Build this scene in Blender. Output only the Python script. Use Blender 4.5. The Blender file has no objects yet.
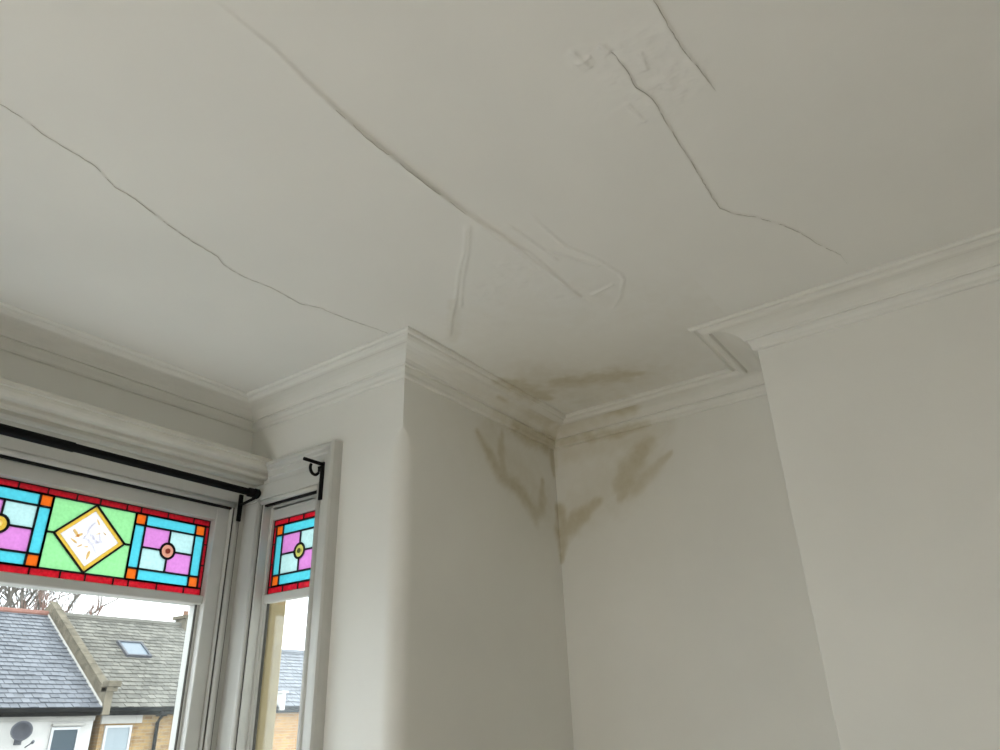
import bpy, bmesh, math, random
import numpy as np
from mathutils import Matrix, Vector

# ------------------------------------------------------------------ camera, sky, exposure
SC = bpy.context.scene
COL = SC.collection
SC.view_settings.view_transform = 'Standard'
SC.view_settings.look = 'None'
SC.view_settings.gamma = 1.0
SC.view_settings.use_curve_mapping = False
SC.view_settings.exposure = 2.1
SC.cycles.use_denoising = True
SC.cycles.max_bounces = 16
SC.cycles.diffuse_bounces = 10
SC.cycles.transparent_max_bounces = 16
SC.cycles.sample_clamp_indirect = 8.0

cam_data = bpy.data.cameras.new('camera')
cam_data.sensor_width = 36.0
cam_data.lens = 723.18 / 1000 * 36.0
cam_data.clip_start = 0.02
cam = bpy.data.objects.new('camera', cam_data)
COL.objects.link(cam)
right = (0.58274, -0.81205, -0.03137)
fwd = (0.74108, 0.51517, 0.43059)
up = (-0.33350, -0.27417, 0.90200)
EYE = 1.5
m = Matrix(((right[0], up[0], -fwd[0], 0.0), (right[1], up[1], -fwd[1], 0.0),
            (right[2], up[2], -fwd[2], EYE), (0, 0, 0, 1)))
cam.matrix_world = m
SC.camera = cam

world = bpy.data.worlds.new('overcast_sky')
SC.world = world
world.use_nodes = True
nt = world.node_tree
bg = nt.nodes['Background']
tc = nt.nodes.new('ShaderNodeTexCoord')
nz = nt.nodes.new('ShaderNodeTexNoise'); nz.inputs['Scale'].default_value = 2.2; nz.inputs['Detail'].default_value = 3
rp = nt.nodes.new('ShaderNodeValToRGB')
rp.color_ramp.elements[0].position = 0.3; rp.color_ramp.elements[0].color = (0.84, 0.92, 1.0, 1)
rp.color_ramp.elements[1].position = 0.7; rp.color_ramp.elements[1].color = (0.93, 0.965, 1.0, 1)
nt.links.new(tc.outputs['Generated'], nz.inputs['Vector'])
nt.links.new(nz.outputs['Fac'], rp.inputs['Fac'])
nt.links.new(rp.outputs['Color'], bg.inputs['Color'])
bg.inputs['Strength'].default_value = 1.0

# ------------------------------------------------------------------ plan of the room (metres)
H = 2.75                    # ceiling
XC, YF, XP, XB, YCH, YB = 1.803, 1.690, 2.865, 2.442, 0.565, 2.58
XL, XW, YR, YCH2 = -0.385, -1.6, -2.4, -0.95
WX, WY = 1.785, 2.547      # faces of the window frames
SILL = 0.78
HEAD = EYE + 0.812          # soffit of the window heads

def portal(name, loc, size, rot):
    # sampling guide for the sky light of one window opening; gives off no light itself
    l = bpy.data.lights.new(name, 'AREA'); l.shape = 'RECTANGLE'; l.size, l.size_y = size
    l.cycles.is_portal = True
    o = bpy.data.objects.new(name, l); COL.objects.link(o)
    o.location = loc; o.rotation_euler = rot
    return o

# ------------------------------------------------------------------ helpers
def tag(o, label=None, cat=None, group=None, kind=None):
    if label: o['label'] = label
    if cat: o['category'] = cat
    if group: o['group'] = group
    if kind: o['kind'] = kind
    return o

def empty(name, loc=(0, 0, 0), rz=0.0, parent=None):
    o = bpy.data.objects.new(name, None); COL.objects.link(o)
    o.empty_display_size = 0.1
    o.location = loc; o.rotation_euler = (0, 0, rz)
    if parent: o.parent = parent
    return o

def obj(name, bm, mat, parent=None, smooth=False):
    bmesh.ops.recalc_face_normals(bm, faces=bm.faces)
    me = bpy.data.meshes.new(name); bm.to_mesh(me); bm.free()
    if smooth:
        for p in me.polygons: p.use_smooth = True
    me.materials.append(mat)
    o = bpy.data.objects.new(name, me); COL.objects.link(o)
    if parent: o.parent = parent
    return o

def new(): return bmesh.new()

def box(bm, x0, x1, y0, y1, z0, z1, bev=0.0):
    vs = [bm.verts.new((x, y, z)) for z in (z0, z1) for x, y in ((x0, y0), (x1, y0), (x1, y1), (x0, y1))]
    fs = [(3, 2, 1, 0), (4, 5, 6, 7), (0, 1, 5, 4), (1, 2, 6, 5), (2, 3, 7, 6), (3, 0, 4, 7)]
    fc = [bm.faces.new([vs[i] for i in f]) for f in fs]
    if bev:
        es = list({e for f in fc for e in f.edges})
        bmesh.ops.bevel(bm, geom=es, offset=bev, segments=2, affect='EDGES', profile=0.5)
    return vs

def prism(bm, pts, y0, y1):
    """polygon in local (u, z) pushed from depth y0 to y1"""
    a = [bm.verts.new((u, y0, z)) for u, z in pts]
    b = [bm.verts.new((u, y1, z)) for u, z in pts]
    n = len(pts)
    bm.faces.new(a); bm.faces.new(b[::-1])
    for i in range(n):
        j = (i + 1) % n
        bm.faces.new((a[j], a[i], b[i], b[j]))

def tube(bm, pts, r, seg=10, caps=True):
    pts = [Vector(p) for p in pts]
    rs = r if isinstance(r, (list, tuple)) else [r] * len(pts)
    rings = []
    for i, p in enumerate(pts):
        d = (pts[min(i + 1, len(pts) - 1)] - pts[max(i - 1, 0)]).normalized()
        ref = Vector((0, 0, 1)) if abs(d.z) < 0.9 else Vector((1, 0, 0))
        s = d.cross(ref).normalized(); t = s.cross(d).normalized()
        rings.append([bm.verts.new(p + (s * math.cos(2 * math.pi * k / seg) + t * math.sin(2 * math.pi * k / seg)) * rs[i]) for k in range(seg)])
    for a, b in zip(rings, rings[1:]):
        for k in range(seg):
            bm.faces.new((a[k], a[(k + 1) % seg], b[(k + 1) % seg], b[k]))
    if caps:
        bm.faces.new(rings[0][::-1]); bm.faces.new(rings[-1])

def extrude_profile(bm, prof, u0, u1):
    """closed profile of (v, z) run along u"""
    a = [bm.verts.new((u0, v, z)) for v, z in prof]
    b = [bm.verts.new((u1, v, z)) for v, z in prof]
    n = len(prof)
    bm.faces.new(a); bm.faces.new(b[::-1])
    for i in range(n):
        j = (i + 1) % n
        bm.faces.new((a[i], b[i], b[j], a[j]))

# ------------------------------------------------------------------ materials
def principled(name, col, rough=0.6, metal=0.0, spec=0.5):
    mt = bpy.data.materials.new(name); mt.use_nodes = True
    b = mt.node_tree.nodes['Principled BSDF']
    b.inputs['Base Color'].default_value = (*col, 1)
    b.inputs['Roughness'].default_value = rough
    b.inputs['Metallic'].default_value = metal
    b.inputs['Specular IOR Level'].default_value = spec
    return mt, mt.node_tree, b

def paint(name, col, rough=0.75, var=0.04, scale=3.0, bump=0.15, bscale=60.0, stain_shading=False, spec=0.25):
    mt, t, b = principled(name, col, rough, 0, spec)
    N, L = t.nodes, t.links
    g = N.new('ShaderNodeNewGeometry')
    n1 = N.new('ShaderNodeTexNoise'); n1.inputs['Scale'].default_value = scale; n1.inputs['Detail'].default_value = 5
    L.new(g.outputs['Position'], n1.inputs['Vector'])
    r = N.new('ShaderNodeValToRGB')
    r.color_ramp.elements[0].position = 0.3; r.color_ramp.elements[1].position = 0.7
    r.color_ramp.elements[0].color = (*[c * (1 - var) for c in col], 1)
    r.color_ramp.elements[1].color = (*[min(1, c * (1 + var * 0.5)) for c in col], 1)
    L.new(n1.outputs['Fac'], r.inputs['Fac'])
    out = r.outputs['Color']
    if stain_shading:
        a = N.new('ShaderNodeAttribute'); a.attribute_name = 'stain_shading'
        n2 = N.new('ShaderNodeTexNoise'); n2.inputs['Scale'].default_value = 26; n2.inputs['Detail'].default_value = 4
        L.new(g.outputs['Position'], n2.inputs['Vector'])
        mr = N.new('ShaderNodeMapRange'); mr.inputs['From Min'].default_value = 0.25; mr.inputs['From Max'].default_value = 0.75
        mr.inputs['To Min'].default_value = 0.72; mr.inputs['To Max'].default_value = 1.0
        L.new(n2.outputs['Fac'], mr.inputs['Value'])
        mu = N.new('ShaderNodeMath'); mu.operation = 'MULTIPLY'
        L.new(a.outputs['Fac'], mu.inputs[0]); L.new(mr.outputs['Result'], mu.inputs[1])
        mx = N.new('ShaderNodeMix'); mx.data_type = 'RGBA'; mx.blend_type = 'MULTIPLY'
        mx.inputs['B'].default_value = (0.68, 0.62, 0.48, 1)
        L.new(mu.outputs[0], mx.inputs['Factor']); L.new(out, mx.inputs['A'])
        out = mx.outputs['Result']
    L.new(out, b.inputs['Base Color'])
    n3 = N.new('ShaderNodeTexNoise'); n3.inputs['Scale'].default_value = bscale; n3.inputs['Detail'].default_value = 6
    L.new(g.outputs['Position'], n3.inputs['Vector'])
    bp = N.new('ShaderNodeBump'); bp.inputs['Strength'].default_value = bump; bp.inputs['Distance'].default_value = 0.004
    L.new(n3.outputs['Fac'], bp.inputs['Height']); L.new(bp.outputs['Normal'], b.inputs['Normal'])
    return mt

WALL = (0.80, 0.795, 0.76)
M_ceil = paint('ceiling_paint', (0.81, 0.805, 0.775), 0.8, 0.03, 2.0, 0.10, 45, True, 0.15)
M_wall = paint('wall_paint', WALL, 0.75, 0.03, 2.5, 0.14, 40, True, 0.2)
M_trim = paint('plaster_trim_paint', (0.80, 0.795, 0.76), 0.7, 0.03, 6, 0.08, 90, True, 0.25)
M_wood = paint('window_gloss_paint', (0.58, 0.575, 0.545), 0.42, 0.05, 9, 0.10, 70, False, 0.4)
M_wood_old = paint('aged_window_paint', (0.66, 0.645, 0.59), 0.5, 0.06, 12, 0.10, 90, False, 0.35)
M_floor = paint('pale_carpet', (0.52, 0.48, 0.42), 0.95, 0.1, 40, 0.5, 300, False, 0.05)
M_crack = paint('crack_depth_shade', (0.52, 0.50, 0.45), 0.95, 0.2, 80, 0.2, 200, False, 0.0)  # darkness of the crack's depth, painted into the ribbon colour
M_stone = paint('bay_stone', (0.37, 0.295, 0.165), 0.85, 0.12, 14, 0.4, 90, False, 0.2)
M_black, _, _b = principled('black_metal', (0.004, 0.004, 0.0045), 0.6, 0.0, 0.12)
M_gap = paint('painted_gap_shadow', (0.10, 0.095, 0.085), 0.9, 0.2, 60, 0.2, 100, False, 0.0)  # dark colour standing in for shadow in the frame gaps
M_strip, _, _b = principled('black_gap_shadow', (0.010, 0.010, 0.010), 0.8, 0.0, 0.2)  # black standing in for the shadow gap under the window head
M_lead, _, _b = principled('lead_came', (0.020, 0.022, 0.025), 0.6, 0.2, 0.3)

def clear_glass(name, tint=(0.96, 0.98, 0.97)):
    mt = bpy.data.materials.new(name); mt.use_nodes = True
    t = mt.node_tree; t.nodes.clear()
    o = t.nodes.new('ShaderNodeOutputMaterial'); mx = t.nodes.new('ShaderNodeMixShader')
    tr = t.nodes.new('ShaderNodeBsdfTransparent'); tr.inputs['Color'].default_value = (*tint, 1)
    gl = t.nodes.new('ShaderNodeBsdfGlossy'); gl.inputs['Roughness'].default_value = 0.02
    mx.inputs['Fac'].default_value = 0.05
    t.links.new(tr.outputs[0], mx.inputs[1]); t.links.new(gl.outputs[0], mx.inputs[2]); t.links.new(mx.outputs[0], o.inputs['Surface'])
    return mt
M_glass = clear_glass('window_glass')

GLASS_GAIN = 0.53
def stained(name, col, var=0.07):
    """textured cathedral glass: scatters the daylight behind it"""
    col = [math.sqrt(c * GLASS_GAIN) for c in col]   # light crosses both faces of the pane
    mt = bpy.data.materials.new(name); mt.use_nodes = True
    t = mt.node_tree; t.nodes.clear(); N, L = t.nodes, t.links
    o = N.new('ShaderNodeOutputMaterial')
    g = N.new('ShaderNodeNewGeometry')
    nz = N.new('ShaderNodeTexNoise'); nz.inputs['Scale'].default_value = 90; nz.inputs['Detail'].default_value = 3
    L.new(g.outputs['Position'], nz.inputs['Vector'])
    r = N.new('ShaderNodeValToRGB'); r.color_ramp.elements[0].position = 0.3; r.color_ramp.elements[1].position = 0.7
    r.color_ramp.elements[0].color = (*[c * (1 - var) for c in col], 1)
    r.color_ramp.elements[1].color = (*[min(1, c * (1 + var)) for c in col], 1)
    L.new(nz.outputs['Fac'], r.inputs['Fac'])
    tl = N.new('ShaderNodeBsdfTranslucent'); tr = N.new('ShaderNodeBsdfTransparent'); gl = N.new('ShaderNodeBsdfGlossy')
    gl.inputs['Roughness'].default_value = 0.15
    L.new(r.outputs['Color'], tl.inputs['Color']); L.new(r.outputs['Color'], tr.inputs['Color'])
    m1 = N.new('ShaderNodeMixShader'); m1.inputs['Fac'].default_value = 0.22
    L.new(tl.outputs[0], m1.inputs[1]); L.new(tr.outputs[0], m1.inputs[2])
    m2 = N.new('ShaderNodeMixShader'); m2.inputs['Fac'].default_value = 0.03
    L.new(m1.outputs[0], m2.inputs[1]); L.new(gl.outputs[0], m2.inputs[2]); L.new(m2.outputs[0], o.inputs['Surface'])
    return mt
G = dict(red=stained('red_glass', (0.6, 0.008, 0.02), 0.2), orange=stained('orange_glass', (0.98, 0.17, 0.01)),
         blue=stained('turquoise_glass', (0.1, 0.7, 0.82)), lilac=stained('lilac_glass', (0.78, 0.28, 0.72)),
         pale=stained('pale_aqua_glass', (0.56, 0.87, 0.84)), green=stained('pale_green_glass', (0.36, 0.88, 0.36)),
         yellow=stained('yellow_glass', (0.95, 0.62, 0.08)), white=stained('white_painted_glass', (0.99, 0.98, 0.99), 0.03),
         pink=stained('pink_glass', (0.92, 0.42, 0.28)), dred=stained('dark_red_glass', (0.3, 0.05, 0.03)),
         lime=stained('lime_glass', (0.72, 0.70, 0.16)), dkgreen=stained('dark_green_glass', (0.1, 0.11, 0.03)),
         ochre=stained('ochre_glass_paint', (1.78, 1.15, 0.4)), grey=stained('grey_glass_paint', (1.62, 1.58, 1.76)))

def fill_glow(name, col, strength):
    mt = bpy.data.materials.new(name); mt.use_nodes = True
    b = mt.node_tree.nodes['Principled BSDF']
    b.inputs['Base Color'].default_value = (0.85, 0.82, 0.76, 1); b.inputs['Roughness'].default_value = 0.9
    b.inputs['Emission Color'].default_value = (*col, 1); b.inputs['Emission Strength'].default_value = strength
    return mt
M_fill = fill_glow('fill_light_glow', (1.0, 0.98, 0.955), 1.85)  # glow of the added fill light

CRACK_BAY = [(0.297,1.538),(0.336,1.537),(0.387,1.542),(0.437,1.558),(0.494,1.563),(0.561,1.565),(0.596,1.585),(0.63,1.601),(0.686,1.605),(0.781,1.632),(0.879,1.653),(0.97,1.663),(1.006,1.685),(1.082,1.692),(1.174,1.676),(1.292,1.683),(1.349,1.652),(1.433,1.642),(1.552,1.615),(1.618,1.601)]
SEAM = [(0.443,0.952),(0.479,0.95),(0.6,0.948),(0.69,0.96),(0.786,0.968),(0.903,0.972),(1.027,0.968),(1.127,0.967),(1.253,0.964),(1.397,0.947),(1.562,0.946),(1.829,0.94)]
CRACK_TOP = [(0.925,0.278),(0.97,0.28),(1.037,0.281),(1.097,0.281),(1.166,0.273),(1.261,0.265)]
CRACK_MID = [(1.029,0.403),(1.084,0.398),(1.142,0.403),(1.19,0.387),(1.291,0.393),(1.422,0.397),(1.512,0.401),(1.608,0.406),(1.667,0.405),(1.72,0.379),(1.768,0.339),(1.843,0.294),(1.923,0.26),(2.022,0.229),(2.116,0.193),(2.19,0.186)]
RIDGES = [[(1.251,0.96),(1.388,0.958),(1.52,0.933),(1.68,0.937),(1.842,0.944)],[(1.351,0.831),(1.466,0.836),(1.56,0.833),(1.67,0.793),(1.789,0.773),(1.828,0.779),(1.918,0.839),(1.986,0.909)],[(1.535,0.89),(1.635,0.846),(1.719,0.799)],[(1.844,0.911),(1.829,0.815)],[(1.282,0.984),(1.389,1.075),(1.477,1.167),(1.595,1.274),(1.678,1.358),(1.79,1.459)],[(1.287,0.977),(1.396,1.066),(1.515,1.182),(1.655,1.301)],[(1.17,0.441),(1.254,0.431)],[(0.972,0.47),(1.04,0.456)],[(1.01,0.478),(1.01,0.444)],[(0.997,0.413),(1.029,0.403)],[(1.06,0.354),(1.118,0.363)],[(1.357,0.909),(1.47,0.9),(1.62,0.89)],[(1.315,0.963),(1.476,0.956),(1.638,0.955)]]
BLOBS = [(1.58,1.01,0.13),(1.756,0.973,0.1),(1.595,1.175,0.08),(1.838,0.87,0.06),(1.084,0.365,0.12),(1.186,0.295,0.08),(1.005,0.46,0.04),(1.212,0.377,0.08)]
STAINS_SHADING = [(0.9,[(2.253,1.69,2.586,0.016),(2.334,1.69,2.509,0.033),(2.416,1.69,2.437,0.039),(2.561,1.69,2.397,0.037),(2.674,1.69,2.326,0.044)]),(0.7,[(2.432,1.69,2.632,0.02),(2.422,1.69,2.532,0.028),(2.423,1.69,2.439,0.034)]),(0.7,[(2.745,1.69,2.487,0.015),(2.721,1.69,2.356,0.036)]),(0.9,[(2.512,1.69,2.691,0.029),(2.631,1.69,2.676,0.045),(2.814,1.69,2.69,0.05),(2.884,1.69,2.702,0.038)]),(0.9,[(2.845,1.69,2.676,0.029),(2.842,1.69,2.584,0.022),(2.851,1.69,2.542,0.013)]),(0.35,[(2.375,1.69,2.699,0.057),(2.66,1.69,2.713,0.091),(2.845,1.69,2.722,0.064)]),(0.3,[(2.326,1.69,2.574,0.083),(2.52,1.69,2.476,0.115),(2.729,1.69,2.385,0.09)]),(0.3,[(2.865,1.552,2.36,0.101),(2.865,1.359,2.447,0.119),(2.865,1.229,2.545,0.099)]),(0.3,[(2.865,1.624,2.635,0.042),(2.865,1.338,2.627,0.05),(2.865,1.102,2.641,0.039)]),(1.0,[(2.865,1.682,2.376,0.029),(2.865,1.665,2.296,0.037),(2.865,1.676,2.202,0.027),(2.865,1.686,2.142,0.012)]),(1.0,[(2.865,1.667,2.269,0.049),(2.865,1.57,2.328,0.047),(2.865,1.472,2.38,0.026)]),(0.9,[(2.865,1.209,2.589,0.048),(2.865,1.293,2.503,0.075),(2.865,1.345,2.417,0.059),(2.865,1.368,2.367,0.024)]),(0.75,[(2.865,1.104,2.523,0.01),(2.865,1.212,2.458,0.039),(2.865,1.306,2.395,0.039)]),(0.9,[(2.865,1.667,2.699,0.03),(2.865,1.537,2.698,0.031),(2.865,1.334,2.67,0.03),(2.865,1.182,2.683,0.018)]),(0.9,[(2.79,1.369,2.76,0.02),(2.79,1.3,2.756,0.036),(2.79,1.226,2.75,0.04)]),(0.5,[(2.79,1.605,2.731,0.052),(2.79,1.444,2.712,0.041),(2.79,1.291,2.702,0.036)]),(0.8,[(2.306,1.615,2.733,0.015),(2.432,1.615,2.768,0.013)]),(0.6,[(2.526,1.615,2.756,0.031),(2.7,1.615,2.737,0.049)]),(0.85,[(2.363,1.343,2.75,0.048),(2.412,1.229,2.75,0.067),(2.458,1.116,2.75,0.071),(2.497,1.055,2.75,0.028)]),(0.85,[(2.174,1.527,2.75,0.027),(2.277,1.494,2.75,0.052),(2.41,1.476,2.75,0.061),(2.476,1.472,2.75,0.029)]),(0.35,[(2.259,1.379,2.75,0.116),(2.48,1.296,2.75,0.162),(2.512,1.116,2.75,0.16)]),(0.42,[(1.784,1.615,2.677,0.023),(2.108,1.615,2.699,0.028),(2.622,1.615,2.72,0.032)]),(0.18,[(1.945,1.28,2.75,0.245),(2.19,1.21,2.75,0.407),(2.277,1.023,2.75,0.406)]),(0.22,[(1.591,1.288,2.75,0.019),(1.706,1.368,2.75,0.023),(1.801,1.459,2.75,0.024)])]  # damp strokes; the one along the front cornice also paints shading

# ------------------------------------------------------------------ old plaster: cracks, seams and damp marks with some painted shading (metres on the real surfaces)
def vnoise(x, y, freq, seed):
    rng = np.random.RandomState(seed); T = rng.rand(256, 256) * 2 - 1
    x = x * freq + 37.3; y = y * freq + 51.7
    i = np.floor(x).astype(int); j = np.floor(y).astype(int); fx = x - i; fy = y - j
    fx = fx * fx * (3 - 2 * fx); fy = fy * fy * (3 - 2 * fy)
    a = T[i % 256, j % 256]; b = T[(i + 1) % 256, j % 256]; c = T[i % 256, (j + 1) % 256]; d = T[(i + 1) % 256, (j + 1) % 256]
    return (a * (1 - fx) + b * fx) * (1 - fy) + (c * (1 - fx) + d * fx) * fy

def polydist(P, line):
    """unsigned distance, signed side (+ = left of the line's direction) and 0..1 place along a polyline"""
    line = np.array(line); best = np.full(len(P), 1e9); side = np.zeros(len(P)); along = np.zeros(len(P))
    seg = np.linalg.norm(np.diff(line, axis=0), axis=1); tot = seg.sum(); acc = 0.0
    for k in range(len(line) - 1):
        a, b = line[k], line[k + 1]; d = b - a; L2 = (d * d).sum()
        t = np.clip(((P - a) @ d) / L2, 0, 1); q = P - (a + t[:, None] * d)
        dist = np.sqrt((q * q).sum(1)); s = np.sign(d[0] * q[:, 1] - d[1] * q[:, 0])
        w = dist < best
        best[w] = dist[w]; side[w] = s[w]; along[w] = ((acc + t * seg[k]) / tot)[w]
        acc += seg[k]
    return best, side, along

def stain_shading_at(P):
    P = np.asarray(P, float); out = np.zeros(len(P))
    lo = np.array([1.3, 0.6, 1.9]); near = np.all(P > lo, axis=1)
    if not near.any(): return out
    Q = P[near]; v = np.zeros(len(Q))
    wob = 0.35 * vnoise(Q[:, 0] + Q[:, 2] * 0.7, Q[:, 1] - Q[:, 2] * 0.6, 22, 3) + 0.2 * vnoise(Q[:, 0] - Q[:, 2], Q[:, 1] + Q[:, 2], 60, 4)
    for w, pts in STAINS_SHADING:
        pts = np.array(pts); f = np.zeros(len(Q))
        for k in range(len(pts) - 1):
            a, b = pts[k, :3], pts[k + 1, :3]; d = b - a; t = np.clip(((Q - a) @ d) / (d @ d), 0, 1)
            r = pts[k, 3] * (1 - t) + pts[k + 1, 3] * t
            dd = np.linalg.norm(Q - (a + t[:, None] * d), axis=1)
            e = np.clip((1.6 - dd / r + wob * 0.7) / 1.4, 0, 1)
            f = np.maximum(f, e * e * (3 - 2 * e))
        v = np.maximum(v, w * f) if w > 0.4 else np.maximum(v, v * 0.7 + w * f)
    # faint tan halo of the leak round the corner, partly painted shading
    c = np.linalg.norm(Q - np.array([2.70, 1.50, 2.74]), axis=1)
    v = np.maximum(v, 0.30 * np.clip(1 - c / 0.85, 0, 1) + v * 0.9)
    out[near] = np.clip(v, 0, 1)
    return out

def add_stain_shading(o):
    me = o.data; n = len(me.vertices); co = np.empty(n * 3); me.vertices.foreach_get('co', co)
    co = co.reshape(-1, 3) @ np.array(o.matrix_world.to_3x3()).T + np.array(o.matrix_world.translation)
    at = me.attributes.new('stain_shading', 'FLOAT', 'POINT'); at.data.foreach_set('value', stain_shading_at(co).astype(np.float32))

def grid_mesh(name, P, mat, smooth=True):
    """P: (rows, cols, 3)"""
    r, c = P.shape[:2]; idx = np.arange(r * c).reshape(r, c)
    f = np.stack([idx[:-1, :-1], idx[:-1, 1:], idx[1:, 1:], idx[1:, :-1]], -1).reshape(-1, 4)
    me = bpy.data.meshes.new(name)
    me.vertices.add(r * c); me.vertices.foreach_set('co', P.reshape(-1).astype(np.float32))
    me.loops.add(f.size); me.loops.foreach_set('vertex_index', f.reshape(-1).astype(np.int32))
    me.polygons.add(len(f)); me.polygons.foreach_set('loop_start', (np.arange(len(f)) * 4).astype(np.int32))
    me.update(calc_edges=True)
    if smooth: me.polygons.foreach_set('use_smooth', np.ones(len(f), bool))
    me.materials.append(mat)
    o = bpy.data.objects.new(name, me); COL.objects.link(o)
    return o

def struct(o, label, cat): return tag(o, label, cat, kind='structure')

# ------------------------------------------------------------------ ceiling: one skin, fine where cracked
xs = np.concatenate([[XW - 0.1, -0.6], np.arange(0.10, 2.62, 0.0036), [2.75, 2.9, XP + 0.12]])
ys = np.concatenate([[YR - 0.1, -1.0, -0.6], np.arange(-0.36, 2.50, 0.0036), [2.6, 2.7, YB + 0.25]])
GX, GY = np.meshgrid(xs, ys)
Z = np.zeros_like(GX)
X1, Y1 = GX.ravel(), GY.ravel()
P2 = np.stack([X1, Y1], 1)
d = 0.0030 * vnoise(X1, Y1, 2.1, 11) + 0.0012 * vnoise(X1, Y1, 6.0, 12) + 0.00022 * vnoise(X1, Y1, 30, 13)
def near_line(line, pad):
    a = np.array(line); lo, hi = a.min(0) - pad, a.max(0) + pad
    return np.nonzero((X1 > lo[0]) & (X1 < hi[0]) & (Y1 > lo[1]) & (Y1 < hi[1]))[0]
def smooth(e): e = np.clip(e, 0, 1); return e * e * (3 - 2 * e)
# lifted paper seam: the bay side hangs lower and eases back up
ix = near_line(SEAM, 0.25); dist, side, al = polydist(P2[ix], SEAM)
amp = 0.0115 * np.exp(-((al - 0.42) / 0.26) ** 2) + 0.0018
amp = amp * smooth(al / 0.05)
sd = dist * side
d[ix] += amp * np.where(sd > 0, np.exp(-sd / 0.060), np.exp(sd / 0.0028)) * (dist < 0.24)
d[ix] += 0.0032 * np.exp(-(dist / 0.006) ** 2) * smooth((al - 0.55) / 0.15)
# hairline cracks: one lip slightly proud
for line, a0, decay, sg in ((CRACK_BAY, 0.0036, 0.025, 1), (CRACK_MID, 0.0045, 0.020, 1), (CRACK_TOP, 0.0048, 0.018, 1)):
    ix = near_line(line, 0.12); dist, side, al = polydist(P2[ix], line); sd = dist * side * sg
    a = a0 * smooth(al / 0.04) * smooth((1 - al) / 0.12)
    d[ix] += a * np.where(sd > 0, np.exp(-sd / decay), np.exp(sd / 0.003)) * (dist < 0.11)
    d[ix] -= 0.0012 * np.exp(-(dist / 0.004) ** 2) * smooth((1 - al) / 0.1)
# old filler ridges and torn lining paper
for line in RIDGES:
    ix = near_line(line, 0.06); dist, side, al = polydist(P2[ix], line)
    w = 0.0055
    d[ix] += (0.0024 * np.exp(-(dist / w) ** 2) + 0.0018 * np.exp(-dist / 0.02) * (side > 0)) * smooth((1 - al) / 0.08) * smooth(al / 0.08)
for cx, cy, r in BLOBS:
    ix = near_line([(cx, cy)], r); q = np.hypot(X1[ix] - cx, Y1[ix] - cy) / r
    rough = 0.0011 * vnoise(X1[ix], Y1[ix], 42, 21) + 0.0008 * np.abs(vnoise(X1[ix], Y1[ix], 95, 22))
    d[ix] += (rough + 0.0008) * smooth((1 - q) / 0.5)
# flat again where the cornice covers the edge
Z = H - d.reshape(GX.shape)
ceil = grid_mesh('ceiling', np.stack([GX, GY, Z], -1)[:, ::-1], M_ceil)
add_stain_shading(ceil)
struct(ceil, 'cracked off-white painted ceiling with a lifted seam and damp marks', 'ceiling')

def crack_ribbon(line, w0, seed, z=None):
    rng = random.Random(seed); bm = new(); pts = []
    for a, b in zip(line, line[1:]):
        n = max(2, int(math.dist(a, b) / 0.012))
        for k in range(n):
            t = k / n; pts.append((a[0] + (b[0] - a[0]) * t, a[1] + (b[1] - a[1]) * t))
    pts.append(line[-1]); L = []; n = len(pts)
    for i, p in enumerate(pts):
        q0, q1 = pts[max(i - 1, 0)], pts[min(i + 1, n - 1)]
        dx, dy = q1[0] - q0[0], q1[1] - q0[1]; l = math.hypot(dx, dy) or 1
        w = w0 * (0.45 + 0.75 * rng.random()) * min(1, (n - i) / (0.25 * n), 0.5 + 3 * i / n)
        j = (rng.random() - 0.5) * 0.0025
        nx, ny = -dy / l, dx / l
        k = np.argmin(np.abs(xs - p[0])); r = np.argmin(np.abs(ys - p[1])); zz = Z[r, k] - 0.0009
        L.append([bm.verts.new((p[0] + nx * (j + s * w / 2), p[1] + ny * (j + s * w / 2), zz + (0.0012 if s == 0 else 0))) for s in (-1, 0, 1)])
    for a, b in zip(L, L[1:]):
        for k in (0, 1): bm.faces.new((a[k], a[k + 1], b[k + 1], b[k]))
    return obj('ceiling_crack', bm, M_crack, ceil)
crack_ribbon(CRACK_BAY, 0.0019, 1)
crack_ribbon(CRACK_MID, 0.0019, 2)
crack_ribbon(CRACK_TOP, 0.0014, 3)
crack_ribbon(SEAM[4:9], 0.0020, 4)  # dark ribbon painting the shaded step of the seam

# ------------------------------------------------------------------ walls
def fine(a, b, step): return np.linspace(a, b, max(2, int(abs(b - a) / step) + 1))

# front wall: bay cheek pier, corner rounded below a pointed stop, then the wall to the alcove
ZR = np.concatenate([[0.0, 0.5, 1.0, 1.5, 1.9], np.arange(2.0, 2.745, 0.011), [H + 0.01]])
def corner_r(z):
    t = (EYE + 0.972 - z) / 0.14
    return 0.0015 + 0.060 * (0 if t <= 0 else 1 if t >= 1 else math.sqrt(1 - (1 - t) ** 2))
cols = [(XC, y) for y in fine(2.03, YF + 0.07, 0.05)]
NA = 10
tail = [(x, YF) for x in fine(XC + 0.07, XP + 0.06, 0.011)]
rows = []
for z in ZR:
    r = corner_r(z)
    row = [(XC, y, z) for _, y in cols]
    for k in range(NA + 1):
        a = math.pi / 2 * k / NA
        row.append((XC + r - r * math.cos(a), YF + r - r * math.sin(a), z))
    row += [(x, y, z) for x, y in tail]
    rows.append(row)
wf = grid_mesh('wall_front', np.array(rows), M_wall)
add_stain_shading(wf)
WALLS_LAST = wf
so = wf.modifiers.new('thickness', 'SOLIDIFY'); so.thickness = 0.05; so.offset = -1
_w = WALLS_LAST.modifiers.new('edges', 'EDGE_SPLIT'); _w.split_angle = math.radians(50)
struct(wf, 'grey-white front wall pier with a rounded corner beside the bay window', 'wall')

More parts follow.
